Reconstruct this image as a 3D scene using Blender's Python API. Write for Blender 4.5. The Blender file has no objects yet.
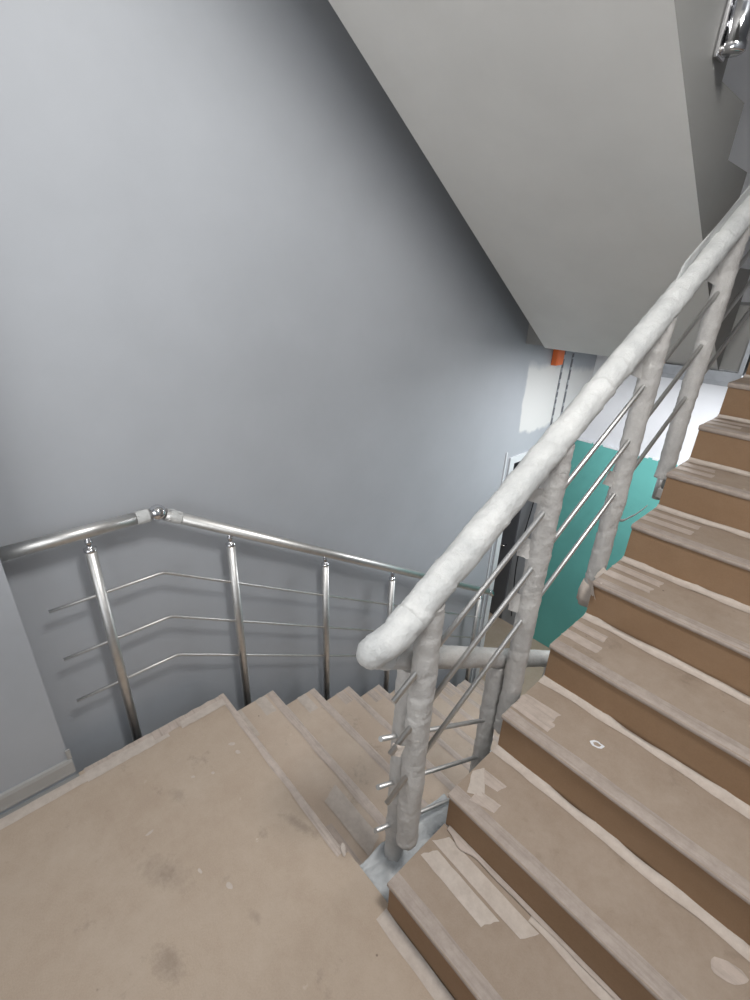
import bpy, math, random
from mathutils import Vector, Matrix, noise
random.seed(7)
C = bpy.context.scene.collection
PI = math.pi

# ------------------------------------------------------------------ layout (metres)
D, H = 0.28, 0.17224            # going and rise of one step
NS = 11                         # risers per flight
WD = 1.058                      # inner edge of the descending flight
XA = 1.229                      # inner edge of the ascending flight
YA = -0.0098                    # first ascending riser
XR = 2.45                       # right wall
XW = -0.16                      # left wall plane
YF = 3.87                       # far wall plane
ZL = -NS * H                    # lower floor
ZU = NS * H                     # upper floor
YB = -1.75                      # wall behind the landing
ZC = 4.9                        # top of the stairwell

# ------------------------------------------------------------------ materials
def srgb(c):
    def f(v):
        v /= 255.0
        return v / 12.92 if v <= 0.04045 else ((v + 0.055) / 1.055) ** 2.4
    return (f(c[0]), f(c[1]), f(c[2]), 1.0)

class NT:
    def __init__(s, name):
        s.m = bpy.data.materials.new(name); s.m.use_nodes = True
        s.t = s.m.node_tree; s.n = s.t.nodes; s.l = s.t.links
        s.b = s.n['Principled BSDF']
        s.co = s.n.new('ShaderNodeTexCoord').outputs['Object']
    def noise(s, scale, detail=4, rough=0.6, dist=0.0, vec=None):
        x = s.n.new('ShaderNodeTexNoise'); x.inputs['Scale'].default_value = scale
        x.inputs['Detail'].default_value = detail; x.inputs['Roughness'].default_value = rough
        x.inputs['Distortion'].default_value = dist
        s.l.new(vec or s.co, x.inputs['Vector']); return x.outputs['Fac']
    def voro(s, scale, rnd=1.0):
        x = s.n.new('ShaderNodeTexVoronoi'); x.inputs['Scale'].default_value = scale
        x.inputs['Randomness'].default_value = rnd
        s.l.new(s.co, x.inputs['Vector']); return x.outputs['Distance']
    def ramp(s, fac, a, b, lo=0.0, hi=1.0):
        x = s.n.new('ShaderNodeMapRange'); x.inputs['From Min'].default_value = a
        x.inputs['From Max'].default_value = b; x.inputs['To Min'].default_value = lo
        x.inputs['To Max'].default_value = hi
        s.l.new(fac, x.inputs['Value']); return x.outputs['Result']
    def math(s, op, a, b):
        x = s.n.new('ShaderNodeMath'); x.operation = op
        for i, v in enumerate((a, b)):
            if isinstance(v, (int, float)): x.inputs[i].default_value = v
            else: s.l.new(v, x.inputs[i])
        return x.outputs[0]
    def mix(s, fac, a, b):
        x = s.n.new('ShaderNodeMix'); x.data_type = 'RGBA'
        if isinstance(fac, (int, float)): x.inputs['Factor'].default_value = fac
        else: s.l.new(fac, x.inputs['Factor'])
        for k, v in (('A', a), ('B', b)):
            sk = [i for i in x.inputs if i.name == k and i.type == 'RGBA'][0]
            if isinstance(v, tuple): sk.default_value = v
            else: s.l.new(v, sk)
        return [o for o in x.outputs if o.type == 'RGBA'][0]
    def col(s, c):
        if isinstance(c, tuple): s.b.inputs['Base Color'].default_value = c
        else: s.l.new(c, s.b.inputs['Base Color'])
    def bump(s, fac, strength=0.2, dist=0.002):
        x = s.n.new('ShaderNodeBump'); x.inputs['Strength'].default_value = strength
        x.inputs['Distance'].default_value = dist
        s.l.new(fac, x.inputs['Height']); s.l.new(x.outputs['Normal'], s.b.inputs['Normal'])
    def set(s, **k):
        for a, v in k.items(): s.b.inputs[a.replace('_', ' ')].default_value = v

def paint(name, c, var=0.04, rough=0.55, bscale=180, bstr=0.12):
    n = NT(name); a = srgb(c)
    b = tuple(v * (1 - var * 2) for v in a[:3]) + (1,)
    n.col(n.mix(n.ramp(n.noise(2.2, 5), 0.35, 0.7), a, b)); n.set(Roughness=rough)
    n.bump(n.noise(bscale, 3), bstr, 0.001); return n.m

def board(name, c1, c2, dust, dustamt=0.5, spots=True, smudges=()):
    n = NT(name)
    base = n.mix(n.ramp(n.noise(1.6, 8, 0.7), 0.3, 0.72), srgb(c1), srgb(c2))
    base = n.mix(n.ramp(n.noise(220, 3), 0.35, 0.75, 0, 0.4), base, srgb(tuple(v * 0.84 for v in c1)))
    base = n.mix(n.ramp(n.noise(3.5, 9, 0.75), 0.42, 0.68, 0, dustamt), base, srgb(dust))
    if spots:
        dk = n.ramp(n.noise(6.0, 6, 0.7), 0.60, 0.74, 0, 0.4)
        base = n.mix(dk, base, srgb((104, 90, 78)))
        f = n.math('MULTIPLY', n.ramp(n.voro(13), 0.13, 0.03), n.ramp(n.noise(11, 2), 0.56, 0.60))
        f = n.math('MULTIPLY', f, n.ramp(n.noise(90, 2), 0.4, 0.6))
        base = n.mix(n.math('MULTIPLY', f, 0.8), base, srgb((216, 206, 194)))
        g = n.math('MULTIPLY', n.ramp(n.voro(9), 0.045, 0.02), n.ramp(n.noise(5, 2), 0.5, 0.52))
        base = n.mix(n.math('MULTIPLY', g, 0.7), base, srgb((80, 66, 56)))
    for (x, y, rx, ry, rot, amt) in smudges:
        mp = n.n.new('ShaderNodeMapping'); mp.vector_type = 'TEXTURE'
        mp.inputs['Location'].default_value = (x, y, 0); mp.inputs['Rotation'].default_value = (0, 0, rot)
        mp.inputs['Scale'].default_value = (rx, ry, 1); n.l.new(n.co, mp.inputs['Vector'])
        ln = n.n.new('ShaderNodeVectorMath'); ln.operation = 'LENGTH'; n.l.new(mp.outputs[0], ln.inputs[0])
        d = n.math('ADD', ln.outputs['Value'], n.math('MULTIPLY', n.math('SUBTRACT', n.noise(28, 5, 0.7), 0.5), 2.2))
        base = n.mix(n.ramp(d, 1.1, 0.2, 0, amt), base, srgb((96, 84, 74)))
    n.col(base); n.set(Roughness=0.85); n.bump(n.noise(150, 4), 0.15, 0.001); return n.m

def tape_mat(name, c1, c2, streak=True):
    n = NT(name)
    f = n.noise(26, 4, 0.7)
    base = n.mix(n.ramp(f, 0.35, 0.7), srgb(c1), srgb(c2))
    if streak:
        mp = n.n.new('ShaderNodeMapping'); mp.inputs['Scale'].default_value = (4, 90, 40)
        n.l.new(n.co, mp.inputs['Vector'])
        base = n.mix(n.ramp(n.noise(1.0, 3, vec=mp.outputs[0]), 0.5, 0.75, 0, 0.45), base, srgb((128, 116, 106)))
    n.col(base); n.set(Roughness=0.75); n.bump(f, 0.2, 0.002); return n.m

def steel(name, c=(196, 196, 198), rough=0.22):
    n = NT(name); a = srgb(c)
    n.col(n.mix(n.ramp(n.noise(30, 3), 0.4, 0.7), a, tuple(v * 0.9 for v in a[:3]) + (1,)))
    n.set(Metallic=1.0, Roughness=rough); return n.m

def wrap_mat(name, c1, c2):
    n = NT(name)
    base = n.mix(n.ramp(n.noise(9, 5, 0.65), 0.35, 0.7), srgb(c1), srgb(c2))
    n.col(base); n.set(Roughness=0.5)
    n.b.inputs['Subsurface Weight'].default_value = 0.08
    n.b.inputs['Subsurface Radius'].default_value = (0.02, 0.02, 0.02)
    n.bump(n.noise(55, 6, 0.7, 1.8), 0.8, 0.005); return n.m

M = {}
M['wall'] = paint('grey_wall_paint', (170, 174, 180))
M['soffit'] = paint('pale_soffit_paint', (214, 213, 210))
M['side'] = paint('grey_stair_side_paint', (150, 150, 148))
M['string'] = paint('grey_string_paint', (128, 128, 126))
M['base'] = paint('grey_skirting_paint', (166, 165, 163), rough=0.4)
# the landing sheet hangs from an empty at (1.0, -0.8): smudges are given in its own coordinates
M['board'] = board('dusty_hardboard', (189, 171, 153), (177, 158, 140), (196, 181, 165), 0.6, True,
    [(-0.20, 0.73, 0.10, 0.022, 0.35, 0.3), (-0.12, 0.19, 0.07, 0.04, 0.3, 0.32), (-0.38, 0.27, 0.12, 0.05, 0.5, 0.18), (-0.62, 0.42, 0.05, 0.03, 0.2, 0.18), (-0.05, 0.45, 0.03, 0.02, 0.2, 0.2)])
M['tread'] = board('dusty_tread_hardboard', (167, 150, 134), (154, 137, 121), (178, 163, 149), 0.6)
M['lowtread'] = board('brightened_dusty_hardboard', (202, 184, 167), (190, 171, 154), (209, 196, 181), 0.6)  # tread hardboard coloured lighter to make up for weak light on the descending flight
M['riser'] = board('brown_riser_hardboard', (152, 123, 95), (138, 110, 84), (162, 137, 112), 0.3, False)
M['floor'] = board('pale_floor_cover', (190, 172, 152), (178, 160, 140), (200, 186, 170), 0.5)
M['tape'] = tape_mat('masking_tape', (196, 182, 172), (180, 166, 156))
M['tapelight'] = tape_mat('fresh_masking_tape', (202, 191, 181), (186, 174, 164), False)
M['tapegrey'] = tape_mat('worn_clear_tape', (178, 165, 156), (160, 147, 138))
M['steel'] = steel('brushed_stainless_steel', (214, 213, 211), 0.42)
M['chrome'] = steel('polished_chrome', (215, 215, 217), 0.1)
M['wrap'] = wrap_mat('white_foam_wrap', (208, 209, 208), (186, 188, 188))
M['postwrap'] = wrap_mat('pale_paper_wrap', (200, 198, 195), (178, 176, 174))
M['film'] = wrap_mat('bluish_masking_film', (200, 202, 203), (174, 178, 181))
M['green'] = paint('green_drywall', (112, 192, 186), 0.05, 0.8)
M['white'] = paint('white_plaster', (236, 237, 241), 0.03, 0.8)
M['orange'] = paint('orange_plastic', (236, 118, 58), 0.05, 0.4)
M['dark'] = paint('dark_grey_door_paint', (104, 106, 111), 0.08, 0.5)
M['galv'] = steel('galvanised_profile', (178, 182, 188), 0.45)
M['black'] = paint('black_rubber', (26, 26, 28), 0.02, 0.5)
M['frame'] = paint('white_frame_paint', (214, 217, 220), 0.02, 0.35)

# left wall: grey paint that stops raggedly short of the far corner, bare white plaster after it
def wall_left_mat():
    n = NT('grey_paint_over_white_plaster')
    sx = n.n.new('ShaderNodeSeparateXYZ'); n.l.new(n.co, sx.inputs[0])
    y, z = sx.outputs['Y'], sx.outputs['Z']
    w = n.math('MULTIPLY', n.math('SUBTRACT', n.noise(5, 3), 0.5), 0.06)
    yy = n.math('ADD', y, w)
    f1 = n.ramp(yy, 2.715, 2.735)
    zz = n.math('ADD', z, n.math('MULTIPLY', n.math('SUBTRACT', n.noise(5, 3), 0.5), 0.12))
    f2 = n.ramp(zz, 0.83, 0.86)
    f3 = n.ramp(n.math('ADD', zz, n.math('MULTIPLY', n.math('SUBTRACT', y, 2.7), 0.12)), 1.44, 1.38)
    f = n.math('MULTIPLY', n.math('MULTIPLY', f1, f2), f3)
    g = srgb((170, 174, 180))
    base = n.mix(n.ramp(n.noise(2.2, 5), 0.35, 0.7), g, tuple(v * 0.93 for v in g[:3]) + (1,))
    n.col(n.mix(f, base, srgb((208, 208, 206)))); n.set(Roughness=0.55)
    n.bump(n.noise(180, 3), 0.12, 0.001); return n.m
M['wallleft'] = wall_left_mat()

# ------------------------------------------------------------------ mesh helpers
class MB:
    def __init__(s): s.v = []; s.f = []; s.smooth = []
    def add(s, vs, fs, smooth=False):
        o = len(s.v); s.v += [tuple(v) for v in vs]
        for f in fs: s.f.append(tuple(i + o for i in f)); s.smooth.append(smooth)
        return s
    def box(s, a, b):
        x0, y0, z0 = a; x1, y1, z1 = b
        v = [(x0,y0,z0),(x1,y0,z0),(x1,y1,z0),(x0,y1,z0),(x0,y0,z1),(x1,y0,z1),(x1,y1,z1),(x0,y1,z1)]
        return s.add(v, [(0,3,2,1),(4,5,6,7),(0,1,5,4),(1,2,6,5),(2,3,7,6),(3,0,4,7)])
    def prism(s, prof, x0, x1):            # profile in (y, z), extruded along x
        n = len(prof)
        v = [(x0, y, z) for y, z in prof] + [(x1, y, z) for y, z in prof]
        f = [tuple(range(n)), tuple(range(2*n-1, n-1, -1))]
        f += [(i, i + n, (i+1) % n + n, (i+1) % n) for i in range(n)]
        return s.add(v, f)
    def tube(s, pts, rad, seg=20, cap=True, fn=None):
        pts = [Vector(p) for p in pts]; N = len(pts); R = []
        t0 = (pts[1] - pts[0]).normalized()
        ref = Vector((0,0,1)) if abs(t0.z) < 0.9 else Vector((0,1,0))
        u = t0.cross(ref).normalized(); S = 0.0
        for i, p in enumerate(pts):
            t = (pts[min(i+1,N-1)] - pts[max(i-1,0)]).normalized()
            u = (u - t * u.dot(t)).normalized(); w = t.cross(u)
            if i: S += (p - pts[i-1]).length
            r0 = rad(i / (N-1)) if callable(rad) else rad
            for k in range(seg):
                a = 2*PI*k/seg
                r = r0 + (fn(S, a) if fn else 0.0)
                R.append(p + (u*math.cos(a) + w*math.sin(a)) * r)
        f = [(i*seg+k, i*seg+(k+1)%seg, (i+1)*seg+(k+1)%seg, (i+1)*seg+k) for i in range(N-1) for k in range(seg)]
        s.add(R, f, True)
        if cap:
            o = len(s.v) - len(R)
            s.f.append(tuple(o + k for k in range(seg-1, -1, -1))); s.smooth.append(False)
            s.f.append(tuple(o + (N-1)*seg + k for k in range(seg))); s.smooth.append(False)
        return s
    def lathe(s, c, prof, axis='Z', seg=24):   # prof: (radius, height)
        pts = []; 
        for r, h in prof:
            for k in range(seg):
                a = 2*PI*k/seg; q = (r*math.cos(a), r*math.sin(a), h)
                if axis == 'X': q = (q[2], q[0], q[1])
                if axis == 'Y': q = (q[0], q[2], q[1])
                pts.append((c[0]+q[0], c[1]+q[1], c[2]+q[2]))
        n = len(prof)
        f = [(i*seg+k, i*seg+(k+1)%seg, (i+1)*seg+(k+1)%seg, (i+1)*seg+k) for i in range(n-1) for k in range(seg)]
        f += [tuple(range(seg-1,-1,-1)), tuple((n-1)*seg+k for k in range(seg))]
        return s.add(pts, f, True)
    def ball(s, c, r, seg=24):
        n = 14
        return s.lathe(c, [(max(1e-4, r*math.sin(PI*i/n)), -r*math.cos(PI*i/n)) for i in range(n+1)], seg=seg)
    def sheet(s, o, u, v, nu, nv, fn=None):    # grid patch; fn(a, b) -> offset vector
        o, u, v = Vector(o), Vector(u), Vector(v); P = []
        for j in range(nv+1):
            for i in range(nu+1):
                a, b = i/nu, j/nv; p = o + u*a + v*b
                if fn: p = p + Vector(fn(a, b))
                P.append(p)
        w = nu + 1
        return s.add(P, [(j*w+i, j*w+i+1, (j+1)*w+i+1, (j+1)*w+i) for j in range(nv) for i in range(nu)], True)
    def build(s, name, mat, parent=None, bevel=0.0, thick=0.0):
        me = bpy.data.meshes.new(name)
        off = Vector(parent.get('_b', (0,0,0))) if parent else Vector((0,0,0))
        me.from_pydata([tuple(Vector(p) - off) for p in s.v], [], s.f); me.update()
        for p, q in zip(me.polygons, s.smooth): p.use_smooth = q
        me.materials.append(mat)
        o = bpy.data.objects.new(name, me); C.objects.link(o)
        if parent:
            o.parent = parent; o['_b'] = tuple(off)
        if thick:
            m = o.modifiers.new('thickness', 'SOLIDIFY'); m.thickness = thick; m.offset = 1.0
        if bevel:
            m = o.modifiers.new('bevel', 'BEVEL'); m.width = bevel; m.segments = 2; m.limit_method = 'ANGLE'
        return o

def tag(o, label, cat, group=None):
    o['label'] = label; o['category'] = cat
    if group: o['group'] = group
    return o
def thing(name, label, cat, loc, group=None):
    o = bpy.data.objects.new(name, None); C.objects.link(o); o.location = loc
    o.empty_display_size = 0.1; o['_b'] = tuple(loc)
    return tag(o, label, cat, group)
def struct(name, mb, mat, parent=None, bevel=0.0):
    o = mb.build(name, mat, parent, bevel)
    if not parent: o['kind'] = 'structure'
    return o

def nz(x, y, z=0.0): return noise.noise(Vector((x, y, z)))

# ------------------------------------------------------------------ the setting
w = MB()
w.box((XW-0.14, -0.674, ZL), (XW, 2.70, ZC))
w.box((XW-0.14, 2.70, 0.63), (XW, YF, ZC))
struct('wall_left', w, M['wallleft'])
w = MB().box((XW-0.14, YB, ZL), (0.0, -0.674, ZC)); struct('wall_front_left', w, M['wall'])
w = MB().box((-2.3, YF, ZL), (XR, YF+0.15, ZC)); struct('wall_far', w, M['white'])
w = MB().box((XR, YB, ZL), (XR+0.15, YF, ZC)); struct('wall_right', w, M['wall'])
w = MB().box((0.0, YB-0.15, ZL), (XR, YB, ZC)); struct('wall_back', w, M['wall'])
w = MB().box((-2.3, YB, ZC), (XR, YF, ZC+0.15)); struct('ceiling', w, M['soffit'])
w = MB().box((-2.45, 1.2, ZL), (-2.3, YF, 1.2)); w.box((-2.3, 1.05, ZL), (XW-0.14, 1.2, 1.2))
struct('wall_side_room', w, M['wall'])
w = MB().box((-2.3, 1.2, 0.9), (XW-0.14, YF, 1.0)); struct('ceiling_side_room', w, M['soffit'])
w = MB().box((-2.45, YB, ZL-0.15), (XR, YF, ZL)); struct('floor_lower', w, M['floor'])
# landing slab with a front edge shared by both flights
w = MB().box((0.0, YB, -0.22), (WD, -0.012, -0.006)); w.box((WD, YB, -0.22), (XA+0.02, 0.005, -0.006)); w.box((XA+0.02, YB, -0.22), (XR, YA+0.004, -0.006))
struct('floor', w, M['side'])
# upper floor slab and the slab of the landing above
w = MB().box((XW, 2.80, 1.56), (XR, YF, ZU))
w.box((XW, 2.625, 1.56), (1.215, 2.80, ZU)); struct('floor_upper', w, M['side'])
w = MB().box((0.0, YB, 3.42), (XR, -0.17, 3.79)); struct('ceiling_landing', w, M['soffit'])
# skirting of the front left wall
b = MB()
prof = [(0.0, 0.024), (0.014, 0.024), (0.014, 0.085), (0.010, 0.097), (0.0, 0.10)]
n = len(prof)
vs = [(x, YB, z) for x, z in prof] + [(x, -0.666, z) for x, z in prof]
b.add(vs, [tuple(range(n)), tuple(range(2*n-1, n-1, -1))] + [(i, (i+1)%n, (i+1)%n+n, i+n) for i in range(n)])
struct('baseboard_left', b, M['base'])
w = MB().box((0.0, -0.680, 0.10), (0.007, -0.664, 0.15)); 
struct('trim_1', w, M['base'])
# trim channel under the edge of the upper floor
w = MB()
w.box((0.62, 2.585, 1.478), (1.205, 2.62, 1.500)); w.box((0.62, 2.592, 1.500), (1.205, 2.62, 1.535)); w.box((0.62, 2.585, 1.535), (1.205, 2.62, 1.556))
w.box((1.185, 2.585, 1.556), (1.207, 2.622, 1.74))
struct('trim_2', w, M['galv'])
# doorway in the left wall, with its frame and the dark door in the side room
w = MB()
w.box((XW-0.15, 2.655, ZL), (XW+0.014, 2.72, 0.66)); w.box((XW-0.15, 2.72, 0.60), (XW+0.012, YF-0.005, 0.66))
w.box((XW, 2.59, ZL), (XW+0.010, 2.605, 0.72))
struct('door_1', w, M['frame'])
dr = MB().box((-1.45, YF-0.03, ZL+0.01), (-0.62, YF-0.002, 0.75)); dr = struct('door_2', dr, M['dark'], bevel=0.004)
h_ = MB().tube([(-0.72, YF-0.03, -0.85), (-0.72, YF-0.075, -0.85), (-0.83, YF-0.075, -0.85)], 0.009, 12).build('door_handle', M['chrome'], dr)
w = MB().box((-0.62, YF-0.012, ZL), (-0.27, YF-0.001, 1.0)); struct('trim_3', w, M['wall'])

# ------------------------------------------------------------------ tape helpers
def ribbon(prof, x0, x1, seed, jit=0.003, wave=0.0015, step=0.03, ends=0.0, m=None):
    """tape that follows a (y,z) cross-section, running along x, with torn wobbling edges"""
    n = max(2, int((x1 - x0) / step)); mb = MB(); P = []
    for i in range(n + 1):
        x = x0 + (x1 - x0) * i / n
        for j, (y, z) in enumerate(prof):
            e = 1.0 if j in (0, len(prof) - 1) else 0.2
            dy = nz(x * 7, seed * 3.1 + j * 5.7) * jit * e
            dz = abs(nz(x * 11, seed * 1.7 + j * 2.3, 4.0)) * wave
            xo = 0.0
            if i in (0, n): xo = nz(j * 1.9, seed, i) * ends
            P.append((x + xo, y + dy, z + dz))
    k = len(prof)
    mb.add(P, [(i*k+j, (i+1)*k+j, (i+1)*k+j+1, i*k+j+1) for i in range(n) for j in range(k-1)], True)
    return mb
def patch(o, u, v, seed, lift=0.0012, jit=0.004):
    """a torn piece of tape lying on a horizontal surface"""
    def fn(a, b):
        e = (nz(b*6, seed*2.3, 1) * jit if a in (0, 1) else 0, nz(a*6, seed*2.3, 2) * jit*0.6 if b in (0, 1) else 0, 0)
        return (e[0]*2, e[1], lift + abs(nz(a*5, b*4, seed)) * 0.0012)
    return MB().sheet(o, u, v, 8, 4, fn)

# ------------------------------------------------------------------ ascending flight
asc = thing('stair_flight', 'brown hardboard covered steps climbing at right beside the wrapped railing', 'stairs', (1.8, YA, 0.0))
X1 = XR - 0.004
prof = [(YA+0.014, -0.19)]
for k in range(1, NS+1):
    prof += [(YA+(k-1)*D+0.014, (k-1)*H-0.006 if k > 1 else -0.006), (YA+(k-1)*D+0.014, k*H-0.006)]
yt = YA + (NS-1)*D + 0.014
prof += [(2.798, NS*H-0.006), (2.798, 1.55), (0.32, -0.19)]
MB().prism(prof, XA+0.012, X1).build('flight_body', M['side'], asc)
for k in range(1, NS+1):
    y0, y1, z = YA+(k-1)*D, YA+k*D, k*H
    if k == NS: y1 = 2.79
    rb = MB().box((XA+0.002, y0+0.0075, (k-1)*H + 0.001), (X1, y0+0.0125, z-0.0065)).build('riser_board', M['riser'], asc)
    ly = y0 + 0.0065; zb = (k-1)*H
    if k > 1 or True:
        MB
    # foot tape: edge turned a little up the riser
    cov = None
    if k <= NS:
        tb = MB()
        # left edge of the cover is slightly uneven
        n = 6; P = []
        tb.box((XA-0.002, y0-0.001, z-0.0055), (X1, y1+0.006, z))
        cov = tb.build('tread_board', M['tread'], asc, 0.0015)
        nose = [(y0+0.048, z+0.0012), (y0+0.03, z+0.0014), (y0+0.004, z+0.0012), (y0-0.002, z-0.002), (y0-0.0025, z-0.014), (y0+0.004, z-0.022)]
        ribbon(nose, XA-0.001, X1, k, 0.004, 0.001).build('nosing_tape', M['tapegrey'], cov)
        if k < NS:
            foot = [(y1-0.026, z+0.0012), (y1-0.010, z+0.0016), (y1+0.002, z+0.005), (y1+0.0055, z+0.014)]
            xs = XA + (0.36 if k == 1 else 0.0)
            ribbon(foot, xs, X1, k+40, 0.014, 0.004).build('foot_tape', M['tapelight'], cov)
    if k == 1:
        for i, (dx, dy, ln, wd) in enumerate([(0.012, 0.142, 0.26, 0.055), (0.010, 0.207, 0.36, 0.055)]):
            patch((XA+dx, y0+dy, z), (ln, -0.008, 0), (0.03, wd, 0), i+3).build('tape_strip', M['tapelight'], cov)
        # thin curled paper edge along the foot of the second riser
        P = []; mb = MB()
        for i in range(61):
            a = i/60; x = XA + 0.02 + a*1.15
            yy = y1 - 0.004 + nz(a*9, 3.3)*0.006 - (0.022*math.exp(-((a-0.06)/0.03)**2)); zz = z + 0.006 + abs(nz(a*7, 8.1))*0.005
            P += [(x, y1+0.006, z+0.016), (x, yy+0.002, zz+0.003), (x, yy-0.002, zz), (x, yy+0.001, z+0.001)]
        mb.add(P, [(i*4+j, (i+1)*4+j, (i+1)*4+j+1, i*4+j+1) for i in range(60) for j in range(3)], True)
        mb.build('curled_paper', M['tape'], cov)
    elif k == 2:
        def quad(pts, sd, m):
            a, b, c, d = [Vector((p[0], p[1], z+0.0014)) for p in pts]
            mb = MB(); P = []
            for jj in range(5):
                for ii in range(7):
                    u, v = ii/6, jj/4
                    p = (a*(1-u)+b*u)*(1-v) + (d*(1-u)+c*u)*v
                    P.append((p.x+nz(v*5, sd)*0.004*(ii in (0, 6)), p.y+nz(u*5, sd, 2)*0.003*(jj in (0, 4)), p.z+abs(nz(u*4, v*4, sd))*0.0015))
            mb.add(P, [(jj*7+ii, jj*7+ii+1, (jj+1)*7+ii+1, (jj+1)*7+ii) for jj in range(4) for ii in range(6)], True)
            mb.build('tape_strip', M[m], cov)
        quad([(1.231, 0.402), (1.252, 0.446), (1.318, 0.356), (1.268, 0.322)][::1], 1.1, 'tapelight')
        quad([(1.254, 0.441), (1.348, 0.447), (1.336, 0.405), (1.288, 0.395)], 2.1, 'tape')
        quad([(1.290, 0.362), (1.374, 0.374), (1.372, 0.334), (1.289, 0.308)], 3.1, 'tape')
    elif k == 3:
        patch((XA+0.0, y0+0.06, z), (0.15, 0, 0), (0, 0.05, 0), 14).build('tape_strip', M['tape'], cov)
        patch((XA+0.0, y0+0.10, z), (0.14, 0.01, 0), (0, 0.055, 0), 15, 0.0018).build('tape_strip', M['tape'], cov)
    elif k <= 8:
        rr = random.Random(k)
        for i in range(2):
            patch((XA+0.0, y0+0.09+i*0.08, z), (0.12+rr.random()*0.1, 0, 0), (0, 0.05, 0), 20+k*3+i).build('tape_strip', M['tape'], cov)
# plaster marks stuck to two treads
def blob(c, rx, ry, rot, seed, hole=0.0):
    mb = MB(); P = [(c[0], c[1], c[2]+0.0015)]; n = 18
    for k in range(n):
        a = 2*PI*k/n; r = 1 + 0.28*nz(math.cos(a)*1.6, math.sin(a)*1.6, seed)
        x, y = rx*r*math.cos(a), ry*r*math.sin(a)
        P.append((c[0]+x*math.cos(rot)-y*math.sin(rot), c[1]+x*math.sin(rot)+y*math.cos(rot), c[2]+0.0015))
    if hole:
        Q = [(c[0]+(p[0]-c[0])*hole, c[1]+(p[1]-c[1])*hole, p[2]) for p in P[1:]]
        return mb.add(P[1:]+Q, [(k, (k+1)%n, n+(k+1)%n, n+k) for k in range(n)])
    return mb.add(P, [(0, 1+k, 1+(k+1)%n) for k in range(n)])
PL = (1.517, 0.697, 3*H)
blob(PL, 0.022, 0.014, 0.3, 2.2, 0.55).build('plaster_mark', M['white'], asc)
blob((2.018, 0.458, 2*H), 0.045, 0.024, 0.5, 5.1).build('plaster_mark', M['tape'], asc)

# ------------------------------------------------------------------ descending flight
des = thing('stair_flight', 'dusty covered steps going down between grey wall and wrapped railing', 'stairs', (0.5, 0.0, ZL))
prof = [(0.012-0.02, -0.012), (0.012-0.02, -H-0.006)]
for k in range(1, NS):
    prof += [(k*D-0.012, -k*H-0.006), (k*D-0.012, -(k+1)*H-(0.006 if k < NS-1 else 0))]
prof += [((NS-1)*D-0.4, ZL), (-0.008, -0.35)]
prof = [prof[0]] + prof[1:]
MB().prism(prof[::-1], 0.006, WD-0.006).build('flight_body', M['side'], des)
for k in range(0, NS):
    y0, y1, z = (k-1)*D, k*D, -k*H
    MB().box((0.001, y1-0.0115, z-H+0.0005 if k < NS-1 else ZL+0.001), (WD-0.001, y1-0.0065, z-0.0065)).build('riser_board', M['riser'], des)
    if k == 0: continue
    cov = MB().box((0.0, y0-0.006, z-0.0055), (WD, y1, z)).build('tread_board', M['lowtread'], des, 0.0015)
    nose = [(y1-0.042, z+0.0012), (y1-0.02, z+0.0014), (y1-0.003, z+0.0012), (y1+0.0022, z-0.002), (y1+0.0025, z-0.016)]
    ribbon(nose, 0.0, WD, k+70, 0.006, 0.001).build('nosing_tape', M['tape'], cov)
    rr = random.Random(k+5)
    patch((0.0, y0+0.012, z), (0.16+rr.random()*0.06, 0, 0), (0, 0.07, 0), 50+k).build('tape_strip', M['tapelight'], cov)
    patch((0.0, y0+0.15+rr.random()*0.02, z), (0.10+rr.random()*0.06, 0, 0), (0, 0.06, 0), 70+k).build('tape_strip', M['tapelight' if k < 3 else 'tape'], cov)
    if k == 1:
        patch((WD-0.36, y0+0.125, z), (0.30, 0, 0), (-0.03, 0.085, 0), 91).build('tape_strip', M['tapelight'], cov)
        patch((WD-0.27, y0+0.02, z), (0.25, 0, 0), (0.0, 0.07, 0), 92, 0.002).build('tape_strip', M['tape'], cov)

# ------------------------------------------------------------------ landing cover
lc = thing('floor_cover', 'dusty brown hardboard sheet taped over the landing floor in the foreground', 'floor covering', (1.0, -0.8, 0.0))
mb = MB().box((0.034, YB+0.01, -0.0055), (0.05, -0.66, 0.0)); mb.box((0.05, YB+0.01, -0.0055), (WD-0.06, -0.66, 0.0)); mb.box((0.004, -0.66, -0.0055), (WD-0.06, 0.0, 0.0)); mb.box((WD-0.06, YA+0.007, -0.0055), (XA-0.004, 0.014, 0.0)); mb.box((WD-0.06, YB+0.01, -0.0055), (XR-0.01, YA+0.007, 0.0))
mb.build('board', M['board'], lc)
nose = [(-0.028, 0.0012), (-0.012, 0.0014), (-0.001, 0.0012), (0.003, -0.003), (0.003, -0.02)]
ribbon(nose, 0.0, WD-0.07, 101, 0.006, 0.001).build('tape_strip', M['tape'], lc)
ribbon([(-0.050, 0.0012), (-0.03, 0.0014), (-0.004, 0.0016), (-0.0025, 0.006)], XA-0.005, XR-0.01, 102, 0.006, 0.001).build('tape_strip', M['tapelight'], lc)
def strip_y(x0, x1, ya, yb, seed, m, lift=0.0012):
    n = 24
    def fn(a, b): return (nz(b*9, seed, 0 if a < .5 else 7)*0.005 if a in (0, 1) else 0, 0, lift + abs(nz(b*8, a*3, seed))*0.001)
    MB().sheet((x0, ya, 0), (x1-x0, 0, 0), (0, yb-ya, 0), 3, n, fn).build('tape_strip', m, lc)
strip_y(0.024, 0.072, YB+0.02, -0.62, 5, M['tapelight'])
strip_y(0.022, 0.078, -0.64, -0.30, 6, M['tapelight'], 0.0018)
strip_y(0.003, 0.055, -0.36, -0.03, 7, M['tape'], 0.0024)
strip_y(0.0, 0.03, -0.64, -0.34, 8, M['tape'], 0.0012)
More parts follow.
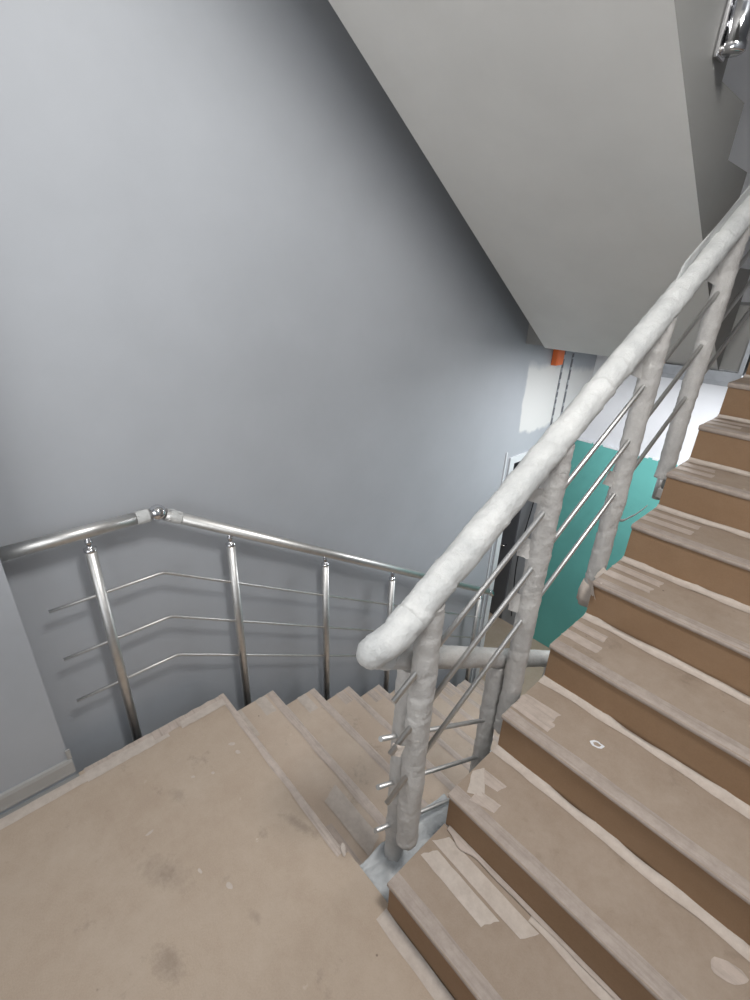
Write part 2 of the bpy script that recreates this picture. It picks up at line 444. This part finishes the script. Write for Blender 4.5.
strip_y(0.03, 0.075, -0.24, -0.02, 9, M['tapelight'], 0.003)
for c, rx, ry, rt, sd in [((0.299,-0.103,0),.016,.008,.9,1.1),((0.354,-0.101,0),.012,.008,.3,2.7),((0.376,-0.23,0),.008,.006,.4,3.3),
                          ((0.338,-0.302,0),.008,.006,.9,4.1),((0.812,-0.372,0),.016,.008,.2,5.5),((0.055,-0.717,0),.024,.010,1.2,6.1),((0.70,-0.43,0),.012,.005,.2,7.7),((0.45,-0.52,0),.005,.016,.1,9.2)]:
    blob(c, rx, ry, rt, sd).build('plaster_mark', M['tapelight'], lc)
# torn corner of the board by the gap
blob((WD-0.075, 0.003, 0.004), 0.026, 0.008, -0.5, 8.2).build('torn_edge', M['tapelight'], lc)

# ------------------------------------------------------------------ masking film in the gap between the flights
def film(a, b):
    up = 0.15*max(0.0, (a-0.82)/0.18)**1.5 * min(1.0, b*4)
    return (0, 0, 0.016*nz(a*3.2, b*6.5, 2.0) + 0.009*nz(a*9, b*16, 5.0) + 0.004*nz(a*20, b*34, 1.0) + up - 0.16*max(0, b-0.5) + 0.012*max(0, 0.15-a)/0.15)
mb = MB().sheet((WD+0.004, 0.004, -0.012), (XA-WD-0.006, 0, 0), (0, 0.50, 0), 28, 64, film)
tag(mb.build('masking_film', M['film'], None, 0, 0.0006), 'bluish white masking film tucked into the gap between the two flights under the wrapped posts', 'film')

# ------------------------------------------------------------------ wrapped inner railing
wr = thing('stair_railing', 'inner railing wrapped in white foam and paper, turning between both flights', 'railing', (1.14, 0.1, 0.0))
XP, XD = 1.18, 1.105
SA, SD = 0.592, -0.614
def za(y): return 1.183 + SA*(y-0.043)
def zd(y): return 1.035 + SD*(y-0.01)
def wrapfn(R, pitch, amp, seed, lump):
    def fn(S, a):
        ph = S/pitch + seed + 0.16*nz(math.cos(a)*1.2+seed, math.sin(a)*1.2, S*4) + 0.9*nz(seed*3.1, S*5.0)
        t = (ph - a/(2*PI)) % 1.0
        saw = (t if t < 0.93 else (1-t)/0.07) - 0.5
        big = nz(math.cos(a)*1.1+seed*7, math.sin(a)*1.1, S*9)
        fine = nz(math.cos(a)*3.5, math.sin(a)*3.5+seed, S*34)
        return R*(amp*saw*(0.6 + 0.9*nz(seed*1.3, S*11, 3.0)) + lump*big + lump*0.7*fine + lump*0.35*nz(math.cos(a)*8+seed, math.sin(a)*8, S*70))
    return fn
def line(p, q, step):
    p, q = Vector(p), Vector(q); n = max(2, int((q-p).length/step))
    return [p + (q-p)*i/n for i in range(n+1)]
RH = 0.0425
ends = [(XP, 0.03, za(0.03)), (XP, 2.75, za(2.75))]
hr = MB().tube(line(ends[0], ends[1], 0.0065), RH, 40, True, wrapfn(RH, 0.105, 0.12, 0.2, 0.06)).build('handrail', M['wrap'], wr)
# U-turn between the two handrails
def catmull(ps, n=12):
    ps = [Vector(p) for p in ps]; out = []
    for i in range(1, len(ps)-2):
        a, b, c, d = ps[i-1:i+3]
        for k in range(n):
            t = k/n
            out.append(0.5*((2*b) + (c-a)*t + (2*a-5*b+4*c-d)*t*t + (3*b-a-3*c+d)*t**3))
    return out + [ps[-2]]
P = catmull([(XP, 0.10, za(0.10)), (XP, 0.055, za(0.055)), (XP-0.002, 0.0, za(0.0)), (XP-0.036, -0.038, za(0.0)-0.052), (XD+0.006, 0.0, zd(0.0)+0.012), (XD, 0.06, zd(0.06)), (XD, 0.12, zd(0.12))])
MB().tube(P, lambda t: RH*(1.03-0.16*t), 36, True, wrapfn(RH, 0.07, 0.10, 1.4, 0.07)).build('elbow', M['wrap'], wr)
MB().tube(line((XD, 0.05, zd(0.05)), (XD, 2.78, zd(2.78)), 0.0075), 0.037, 32, True, wrapfn(0.037, 0.13, 0.06, 3.3, 0.045)).build('handrail', M['postwrap'], wr)
def wrapped_post(x, y, z0, z1, seed, R=0.037, name='post'):
    n = int((z1-z0)/0.007)
    pts = [(x + 0.002*nz(i*0.05, seed), y + 0.002*nz(i*0.05, seed+9), z0+(z1-z0)*i/n) for i in range(n+1)]
    return MB().tube(pts, R, 28, True, wrapfn(R, 0.075, 0.085, seed, 0.11)).build(name, M['postwrap'], wr)
def tab(o, u, v, parent, seed, m='postwrap'):
    nn = Vector(u).cross(Vector(v)).normalized()
    MB().sheet(o, u, v, 6, 6, lambda a, b: tuple(nn*(0.012*math.sin(a*2.2+seed)*b + 0.006*nz(a*4, b*4, seed)))).build('tape_tab', M[m], parent)
pya = [0.125, 0.682, 1.262, 1.815]
bars_a = [0.922, 0.715, 0.492]
def zb(i, y): return bars_a[i] + 0.578*y
for i, y in enumerate(pya):
    zbase = [0.19, 0.30, 0.72, 1.13][i]
    p = wrapped_post(XP, y, zbase, za(y)-0.035, i*1.37+0.5)
    if i == 3:
        MB().tube([(XP, y, 1.02), (XP, y, 1.18)], 0.021, 20).build('bare_foot', M['steel'], p)
        MB().box((XP+0.0, y-0.03, 1.035), (XA+0.010, y+0.03, 1.085)).build('side_bracket', M['steel'], p, 0.004)
    if i in (1, 2, 3):
        for j in range(3):
            z = zb(j, y)
            rr = random.Random(i*7+j)
            if rr.random() < 0.85:
                tab((XP-0.012, y-0.028, z+0.005), (-0.022-0.012*rr.random(), -0.04-0.02*rr.random(), 0.02), (0.004, 0.006, 0.05+0.025*rr.random()), p, rr.random()*5)
    if i == 2:
        tab((XP+0.02, y-0.15, 5*H+0.004), (0.03, -0.012, 0.0), (0.03, -0.003, -0.075), p, 1.0, 'tapelight')
        tab((XP+0.03, y-0.10, 5*H-0.01), (0.05, -0.05, 0.012), (0.0, 0.09, 0.004), p, 2.0, 'tapelight')
        mbx = MB()
        mbx.tube([(XP-0.005, y, 0.66), (XP-0.005, y-0.005, 0.70), (XP, y, 0.76)], lambda t: 0.046-0.004*t, 24, True, wrapfn(0.045, 0.03, 0.1, 2.2, 0.2))
        mbx.build('bunched_tape', M['tapelight'], p)
pyd = [0.15, 0.68, 1.24, 1.80, 2.36]
for i, y in enumerate(pyd):
    p = wrapped_post(XD, y, [-0.02, -0.36, -0.70, -1.05, -1.40][i], zd(y)-0.03, i*1.71+0.9, 0.036)
bars_d = [0.712, 0.486, 0.256]
for i in range(3):
    y0, y1 = 0.01, 2.72
    MB().tube([(XP, y0, zb(i, y0)), (XP, y1, zb(i, y1))], 0.0085, 14).build('bar', M['steel'], wr)
    y0 = 0.045
    MB().tube([(XD, y0, bars_d[i]-0.63*y0), (XD, 2.5, bars_d[i]-0.63*2.5)], 0.0085, 14).build('bar', M['steel'], wr)
# small paper tuft on the lower end of one bar and loose film under the handrail
tab((XP-0.012, 0.015, zb(1, 0.0)-0.01), (0.03, 0.02, 0.0), (0.0, 0.02, 0.035), hr, 0.4, 'tapelight')
def strip(y0, y1, dz, wd, seed):
    def fn(a, b): return (0.010*nz(a*6, b*2, seed), 0, 0.01*nz(a*8, b*3, seed+3))
    MB().sheet((XP-0.02, y0, za(y0)+dz), (0, y1-y0, SA*(y1-y0)), (0.012, 0.03, wd), 24, 4, fn).build('loose_film', M['wrap'], hr, 0, 0.0008)
strip(1.22, 1.62, -0.11, 0.075, 1.3)
MB().sheet((1.185, 1.30, 1.055), (0.05, 0.19, 0.035), (0.004, 0.0, 0.014), 16, 2, lambda a, b: (0, 0, -0.02*math.sin(a*PI) + 0.006*nz(a*5, 1.0))).build('loose_film', M['film'], wr, 0, 0.0006)
strip(1.30, 2.5, 0.035, 0.085, 4.2)

# ------------------------------------------------------------------ steel railing along the left wall
lr = thing('stair_railing', 'bare stainless steel railing with three thin bars in front of the grey wall', 'railing', (-0.06, 0.0, 0.0))
XL, ZK, YK = -0.06, 1.058, -0.145
SL = -0.606
def zl(y): return ZK if y < YK else ZK + SL*(y-YK)
MB().tube([(XL, -0.673, ZK), (XL, YK-0.03, ZK)], 0.0255, 24).build('handrail', M['steel'], lr)
q = Vector((0, 1, SL)).normalized()
MB().tube([Vector((XL, YK, ZK)) + q*0.03, Vector((XL, 2.50, zl(2.50)))], 0.0255, 24).build('handrail', M['steel'], lr)
MB().ball((XL, YK, ZK), 0.034).build('ball_joint', M['chrome'], lr)
mb = MB().tube(line((XL, YK-0.085, ZK), (XL, YK-0.035, ZK), 0.005), 0.0275, 20, True, wrapfn(0.0275, 0.03, 0.08, 0.7, 0.12)); mb.build('tape_collar', M['wrap'], lr)
o0 = Vector((XL, YK, ZK)); mb = MB().tube(line(o0+q*0.045, o0+q*0.10, 0.005), 0.0272, 20, True, wrapfn(0.0272, 0.03, 0.08, 2.7, 0.12)); mb.build('tape_collar', M['wrap'], lr)
e0 = Vector((XL, 2.50, zl(2.50)))
MB().tube([e0 - q*0.004, e0 + q*0.03, e0 + q*0.05 + Vector((0, 0.008, -0.01)), e0 + q*0.055 + Vector((0,0.012,-0.03))], lambda t: 0.0275-0.005*t, 20).build('end_cap', M['chrome'], lr)
for y in [-0.408, 0.152, 0.70, 1.255, 1.81, 2.365]:
    zt = zl(y); zbot = (-0.19 if y < 0 else -(int(y/D)+1)*H - 0.15)
    if y > 2.3: zbot = ZL + 0.02
    po = MB().tube([(XL, y, zbot), (XL, y, zt-0.083)], 0.0205, 24).build('post', M['steel'], lr)
    MB().lathe((XL, y, zt-0.085), [(0.0215, 0), (0.0235, 0.003), (0.0235, 0.012), (0.016, 0.017), (0.009, 0.022), (0.009, 0.030), (0.0135, 0.036), (0.0135, 0.046), (0.008, 0.052), (0.010, 0.066)]).build('collar', M['chrome'], po)
    zz = zbot + 0.06
    MB().tube([(XL, y, zz), (0.006 if y < 2.3 else XL+0.02, y, zz)], 0.012, 12).build('side_bracket', M['steel'], po)
yk2 = -0.165
for z in (0.775, 0.54, 0.315):
    MB().tube([(XL+0.0, -0.588, z), (XL, yk2-0.02, z), (XL, yk2, z-0.002), (XL, yk2+0.02, z-0.012), (XL, 2.45, z + SL*(2.45-yk2))], 0.0062, 12).build('bar', M['steel'], lr)

# ------------------------------------------------------------------ flight above (its underside hangs over the wall)
up = thing('stair_flight', 'upper stair flight overhead, smooth pale grey underside sloping down toward the far wall', 'stairs', (0.5, 2.64, ZU))
XU = 1.082
def zs(y): return 1.548 + 0.672*(2.623-y)
prof = [(2.623, zs(2.623)), (-0.165, zs(-0.165)), (-0.165, 3.788)]
pts = []
for i in range(1, NS+1):
    yi = 2.612 - D*(i-1); z0, z1 = ZU+(i-1)*H, ZU+i*H
    pts += [(yi if i > 1 else 2.622, z0), (yi if i > 1 else 2.622, z1)]
prof = [(2.622, zs(2.622))] + pts + [(-0.166, 3.79), (-0.166, zs(-0.166))]
ub = MB().prism(prof, 0.0, XU).build('flight_body', M['soffit'], up)
ub.data.materials.append(M['string'])
for pg in ub.data.polygons:
    if abs(pg.normal.x) > 0.9: pg.material_index = 1
MB().prism([(2.60, zs(2.60)+0.30), (2.60, zs(2.60)+0.36), (-0.166, 3.788+0.36), (-0.166, zs(-0.166)+0.30)], XW+0.001, -0.001).build('gap_light_block', M['side'], up)  # added blocker: keeps light from above out of the gap beside the wall

# railing of the upper flight: a post in a chrome sleeve on the side of the flight
ur = thing('stair_railing', 'chrome side-mounted railing post on the side of the upper flight, top right corner', 'railing', (1.12, 1.44, 2.6))
for y in (1.385, 0.545):
    zc = 2.640 + (1.385-y)*H/D
    po = MB().tube([(1.125, y, zc-0.02), (1.125, y, zc+0.98)], 0.022, 24).build('post', M['steel'], ur)
    MB().lathe((1.125, y, zc), [(0.028, -0.024), (0.034, -0.02), (0.034, 0.0), (0.031, 0.004), (0.031, 0.11), (0.034, 0.114), (0.034, 0.128), (0.022, 0.134)]).build('sleeve', M['chrome'], po)
    MB().box((XU+0.001, y-0.034, zc-0.03), (XU+0.016, y+0.034, zc+0.13)).build('side_plate', M['chrome'], po, 0.005)
    MB().ball((XU+0.018, y-0.026, zc-0.012), 0.007, 12).build('screw', M['steel'], po)
MB().tube([(1.125, 1.9, ZU+(2.64-1.9)*H/D+1.0), (1.125, 0.2, ZU+(2.64-0.2)*H/D+1.0)], 0.0255, 24).build('handrail', M['steel'], ur)

# ------------------------------------------------------------------ odds and ends at the far wall
g = MB()
def gfn(a, b): return (0, 0, 0)
g.box((-0.275, YF-0.032, ZL+0.004), (1.20, YF-0.018, 0.60))
gs = thing('drywall_sheet', 'green moisture resistant drywall sheet standing against the far wall below the stairs', 'drywall', (0.5, YF-0.03, ZL))
g.build('board', M['green'], gs)
mb = MB(); rr = random.Random(3); x = -0.27
while x < 1.19:
    ln = 0.04 + rr.random()*0.14
    mb.box((x, YF-0.034, 0.592), (min(1.198, x+ln), YF-0.016, 0.606+rr.random()*0.006)); x += ln + rr.random()*0.05
mb.build('torn_paper_edge', M['white'], gs)
eb = thing('electrical_box', 'small orange box fixed to the white plaster just under the overhead flight', 'box', (XW, 3.13, 1.42))
MB().box((XW+0.001, 3.045, 1.372), (XW+0.05, 3.155, 1.50)).build('body', M['orange'], eb, 0.006)
MB().box((XW+0.05, 3.055, 1.382), (XW+0.054, 3.145, 1.49)).build('cover', M['orange'], eb, 0.002)
def bead(y, z0, z1, lab):
    mb = MB(); mb.box((XW+0.001, y-0.012, z0), (XW+0.006, y+0.012, z1)); 
    t = thing('metal_profile', lab, 'metal profile', (XW, y, z0), 'slotted metal strips on the white plaster')
    mb.build('strip', M['galv'], t, 0.001)
    sl = MB(); z = z0 + 0.03; r = random.Random(int(y*100))
    while z < z1 - 0.06:
        l = 0.03 + r.random()*0.07; sl.box((XW+0.0055, y-0.012, z), (XW+0.0075, y+0.010, z+l)); z += l + 0.012 + r.random()*0.03
    sl.build('slots', M['dark'], t)
bead(3.245, 0.67, 1.555, 'slotted metal strip on the white plaster just right of the orange box')
bead(3.40, 0.67, 1.555, 'slotted metal strip on the white plaster nearest the far corner')
cb = MB().tube([(-0.50+0.03*math.sin(i*0.35), YF-0.05-0.01*math.cos(i*.5), 0.55-i*0.115) for i in range(21)], 0.006, 10)
tag(cb.build('cable', M['black']), 'thin black cable hanging against the wall inside the doorway', 'cable')

# ------------------------------------------------------------------ light
def area(name, loc, rot, sx, sy, power, col=(1, 1, 1)):
    l = bpy.data.lights.new(name, 'AREA'); l.shape = 'RECTANGLE'; l.size = sx; l.size_y = sy
    l.energy = power; l.color = col
    o = bpy.data.objects.new(name, l); C.objects.link(o); o.location = loc; o.rotation_euler = rot; return o
area('landing_lamp', (2.05, 0.0, 3.5), (0, math.radians(25), 0), 0.5, 0.5, 63, (1.0, 0.98, 0.95))
area('back_fill', (1.3, YB+0.02, 1.7), (PI/2, 0, 0), 1.9, 1.7, 9, (0.95, 0.98, 1.0))  # unseen fill added at the back wall to brighten soffit and front faces
area('soffit_fill', (1.2, YB+0.06, 1.6), (PI/2+math.radians(50), 0, 0), 1.6, 0.3, 30, (1.0, 0.98, 0.95))  # added up-light behind the camera, aimed at the soffit to lift its tone
area('lower_lamp', (1.05, 2.95, 1.5), (math.radians(-8), 0, 0), 0.9, 0.3, 42, (0.96, 0.98, 1.0))
wd = bpy.data.worlds.new('World'); bpy.context.scene.world = wd; wd.use_nodes = True
wd.node_tree.nodes['Background'].inputs['Color'].default_value = (0.5, 0.52, 0.55, 1)
wd.node_tree.nodes['Background'].inputs['Strength'].default_value = 0.15

# ------------------------------------------------------------------ camera
yaw, pitch, roll, f = 0.820658417, 0.434050298, 0.0378307204, 476.717151
cam = bpy.data.cameras.new('Camera'); co = bpy.data.objects.new('Camera', cam); C.objects.link(co)
cam.sensor_fit = 'HORIZONTAL'; cam.sensor_width = 36.0; cam.lens = 36.0*f/750.0; cam.clip_start = 0.02
fw = Vector((-math.sin(yaw)*math.cos(pitch), math.cos(yaw)*math.cos(pitch), -math.sin(pitch)))
rt = Vector((math.cos(yaw), math.sin(yaw), 0)); u_ = rt.cross(fw)
r2 = rt*math.cos(roll) + u_*math.sin(roll); u2 = -rt*math.sin(roll) + u_*math.cos(roll)
co.matrix_world = Matrix(((r2.x, u2.x, -fw.x, 1.81621632), (r2.y, u2.y, -fw.y, -0.678487562), (r2.z, u2.z, -fw.z, 1.95613033), (0, 0, 0, 1)))
S = bpy.context.scene; S.camera = co
S.view_settings.view_transform = 'Standard'; S.view_settings.look = 'None'
S.view_settings.exposure = 0.0; S.view_settings.gamma = 1.0; S.view_settings.use_curve_mapping = False
for o in bpy.data.objects:
    if '_b' in o: del o['_b']
